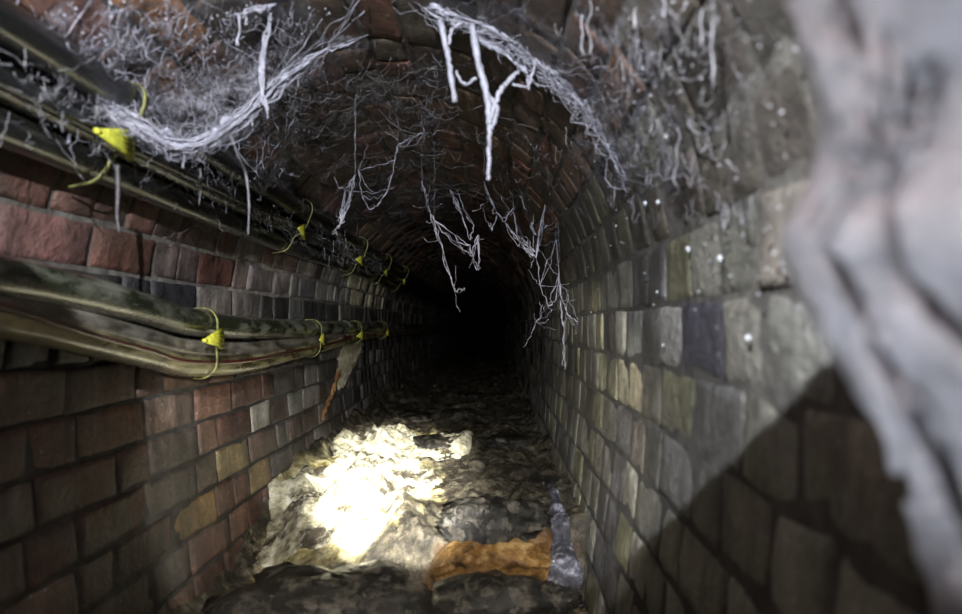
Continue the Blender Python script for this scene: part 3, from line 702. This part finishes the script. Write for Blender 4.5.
# 8. great pale mass in the right foreground
from bisect import bisect
outl = [(v, u+20) for v, u in [(-80, 800), (0, 817), (60, 824), (110, 833), (150, 829), (190, 811), (225, 790), (255, 788), (290, 808), (320, 826), (345, 842), (380, 866), (430, 888), (490, 910), (560, 935), (614, 952), (690, 975)]]
vs_, us_ = [a for a, _ in outl], [b for _, b in outl]
V = []; ni, nj = 70, 120; YM = .235
for j in range(nj+1):
    v = -40+730*j/nj; ul = float(np.interp(v, vs_, us_))
    for i in range(ni+1):
        t = i/ni; a = at_y(ul, v, YM); 
        xw = .245
        x = a.x+(xw-a.x)*t
        fold = .5+.5*math.sin(t*17+a.z*30+3*noise.noise(Vector((t*2, a.z*10, 0))))
        e = min(1, t*7)
        y = YM-.03*t - (.042*fold*e) + .022*noise.noise(Vector((t*6, a.z*18, 1))) + .006*noise.noise(Vector((t*18, a.z*50, 7))) + .02*(1-e)
        x += .004*noise.noise(Vector((t*3, a.z*30, 3)))*(1-t)
        V.append((x, y, a.z))
w = ni+1
# open hollows between the folds
holes = [(884, 92, 13, 34), (930, 88, 12, 36), (905, 142, 20, 12), (846, 170, 12, 26), (838, 50, 7, 45), (900, 480, 9, 24), (925, 300, 10, 20)]
Fc = []
for j in range(nj):
    for i in range(ni):
        k = j*w+i; c = V[k]; p = proj(c)
        hole = any(((p[0]-hx)/rx)**2+((p[1]-hy)/ry)**2 < 1+.5*noise.noise(Vector((p[0]*.1, p[1]*.1, 0))) for hx, hy, rx, ry in holes)
        if not hole: Fc.append((k, k+1, k+w+1, k+w))
root = empty('cobweb_curtain', (.2, .3, .1))
o = link('matted_sheet', V, Fc, WH, root); md = o.modifiers.new('thick', 'SOLIDIFY'); md.thickness = .006; md.offset = 0
mb = MB()
ropes = [[(822, -20), (830, 60), (838, 115), (842, 160), (815, 200), (792, 235)], [(865, -20), (862, 60), (868, 110), (860, 170), (830, 215), (800, 245)], [(915, -20), (908, 50), (905, 110), (880, 170), (850, 210)], [(960, 0), (935, 110), (915, 160), (880, 190)],
 [(790, 240), (815, 300), (845, 345), (880, 420), (905, 470), (935, 545), (960, 620)], [(850, 250), (860, 320), (900, 400), (950, 480)], [(800, 250), (850, 240), (910, 215), (970, 190)], [(880, 100), (890, 180), (930, 230), (980, 260)], [(900, 0), (960, 120), (990, 200)]]
for rp in ropes:
    P = [at_y(u+17, v, YM-.008) for u, v in rp]; band(mb, P, .005, 14, .0026, 0, .8)
mb.build('strands', WH, root)
tag(root, 'huge out-of-focus mass of pale matted cobweb filling the right foreground', 'cobweb')
# water drops
DM, nt, b = mat('water_drop'); b.inputs['Base Color'].default_value = (.8, .82, .9, 1); b.inputs['Roughness'].default_value = .05; b.inputs['Transmission Weight'].default_value = .6
mb0 = MB(); mb0.blob((0, 0, 0), .0028, 1, .1, 1, 8, 12, (1, 1, 1.15)); dp = mb0.build('water_drop', DM)
drops = [(645, 203, 'water drop at the lower tip of the thick cobweb rope'), (666, 136, 'bright drop on the vault to the right of the thick rope'), (658, 202, 'faint drop just right of the rope tip'), (643, 68, 'bluish drop high on the vault, right of the rope'), (688, 249, 'drop on the right wall below the vault webs'),
         (616, 226, 'small drop on the right wall, left of the rope tip'), (720, 258, 'blurred drop on the right wall nearest the pale mass'), (748, 338, 'blurred drop on the pale buff brick of the right wall'), (657, 292, 'small drop above the dark slate brick on the right wall'), (663, 345, 'small drop on the left edge of the dark slate brick')]
for k, (u, v, lb) in enumerate(drops):
    o = dp if k == 0 else dp.copy()
    if k: C.objects.link(o)
    o.location = surf(u, v, .009); o.scale = (1, 1, 1) if k not in (5, 8, 9) else (.6, .6, .6); tag(o, lb, 'water drop', 'water drops on the right wall and vault')

# ------------------------------------------------------------------ light
def spot(name, loc, tgt, size, power, blend, col, rad):
    l = bpy.data.lights.new(name, 'SPOT'); l.energy = power; l.spot_size = size; l.spot_blend = blend; l.color = col; l.shadow_soft_size = rad
    o = bpy.data.objects.new(name, l); C.objects.link(o); o.location = loc; d = Vector(tgt)
    o.rotation_euler = d.to_track_quat('-Z', 'Y').to_euler(); return o
A_ = at_x(582, 608, .215); B_ = at_x(842, 345, .25); E_ = at_x(85, 352, -.70)
nrm = (A_-B_).cross(E_-B_).normalized()
if nrm.z < 0: nrm = -nrm
kx, ky = -.13, -.05; kz = B_.z-(nrm.x*(kx-B_.x)+nrm.y*(ky-B_.y))/nrm.z
print('KEY', kx, ky, kz)
spot('head_lamp', (kx, ky, kz), nrm, math.radians(180), 125, .01, (.93, .97, 1.0), .005)  # half-space cut-off shaped to draw the wall shadow edges without an occluder
spot('torch_wide', (0, 0, .10), Vector((-.25, 2.0, -.40))-Vector((0, 0, .1)), math.radians(43), 120, .12, (1, .95, .85), .012)
spot('torch_beam', (.02, .05, .12), Vector((-.27, 1.84, -.46))-Vector((.02, .05, .12)), math.radians(17), 1900, .75, (1, .985, .91), .01)
Cp = Vector((-.2, 0, -.12)); spot('curtain_fill', Cp, at_y(955, 110, .28)-Cp, math.radians(42), 5.5, .45, (.93, .95, 1), .02)  # added fill light, only there to brighten the pale cobweb mass
w_ = bpy.data.worlds.new('world'); sc.world = w_; w_.use_nodes = True; w_.node_tree.nodes['Background'].inputs[0].default_value = (.6, .65, .75, 1); w_.node_tree.nodes['Background'].inputs[1].default_value = .004
sc.cycles.diffuse_bounces = 1
sc.view_settings.view_transform = 'Standard'; sc.view_settings.look = 'None'; sc.view_settings.gamma = 1; sc.view_settings.exposure = 0
sc.view_settings.use_curve_mapping = False
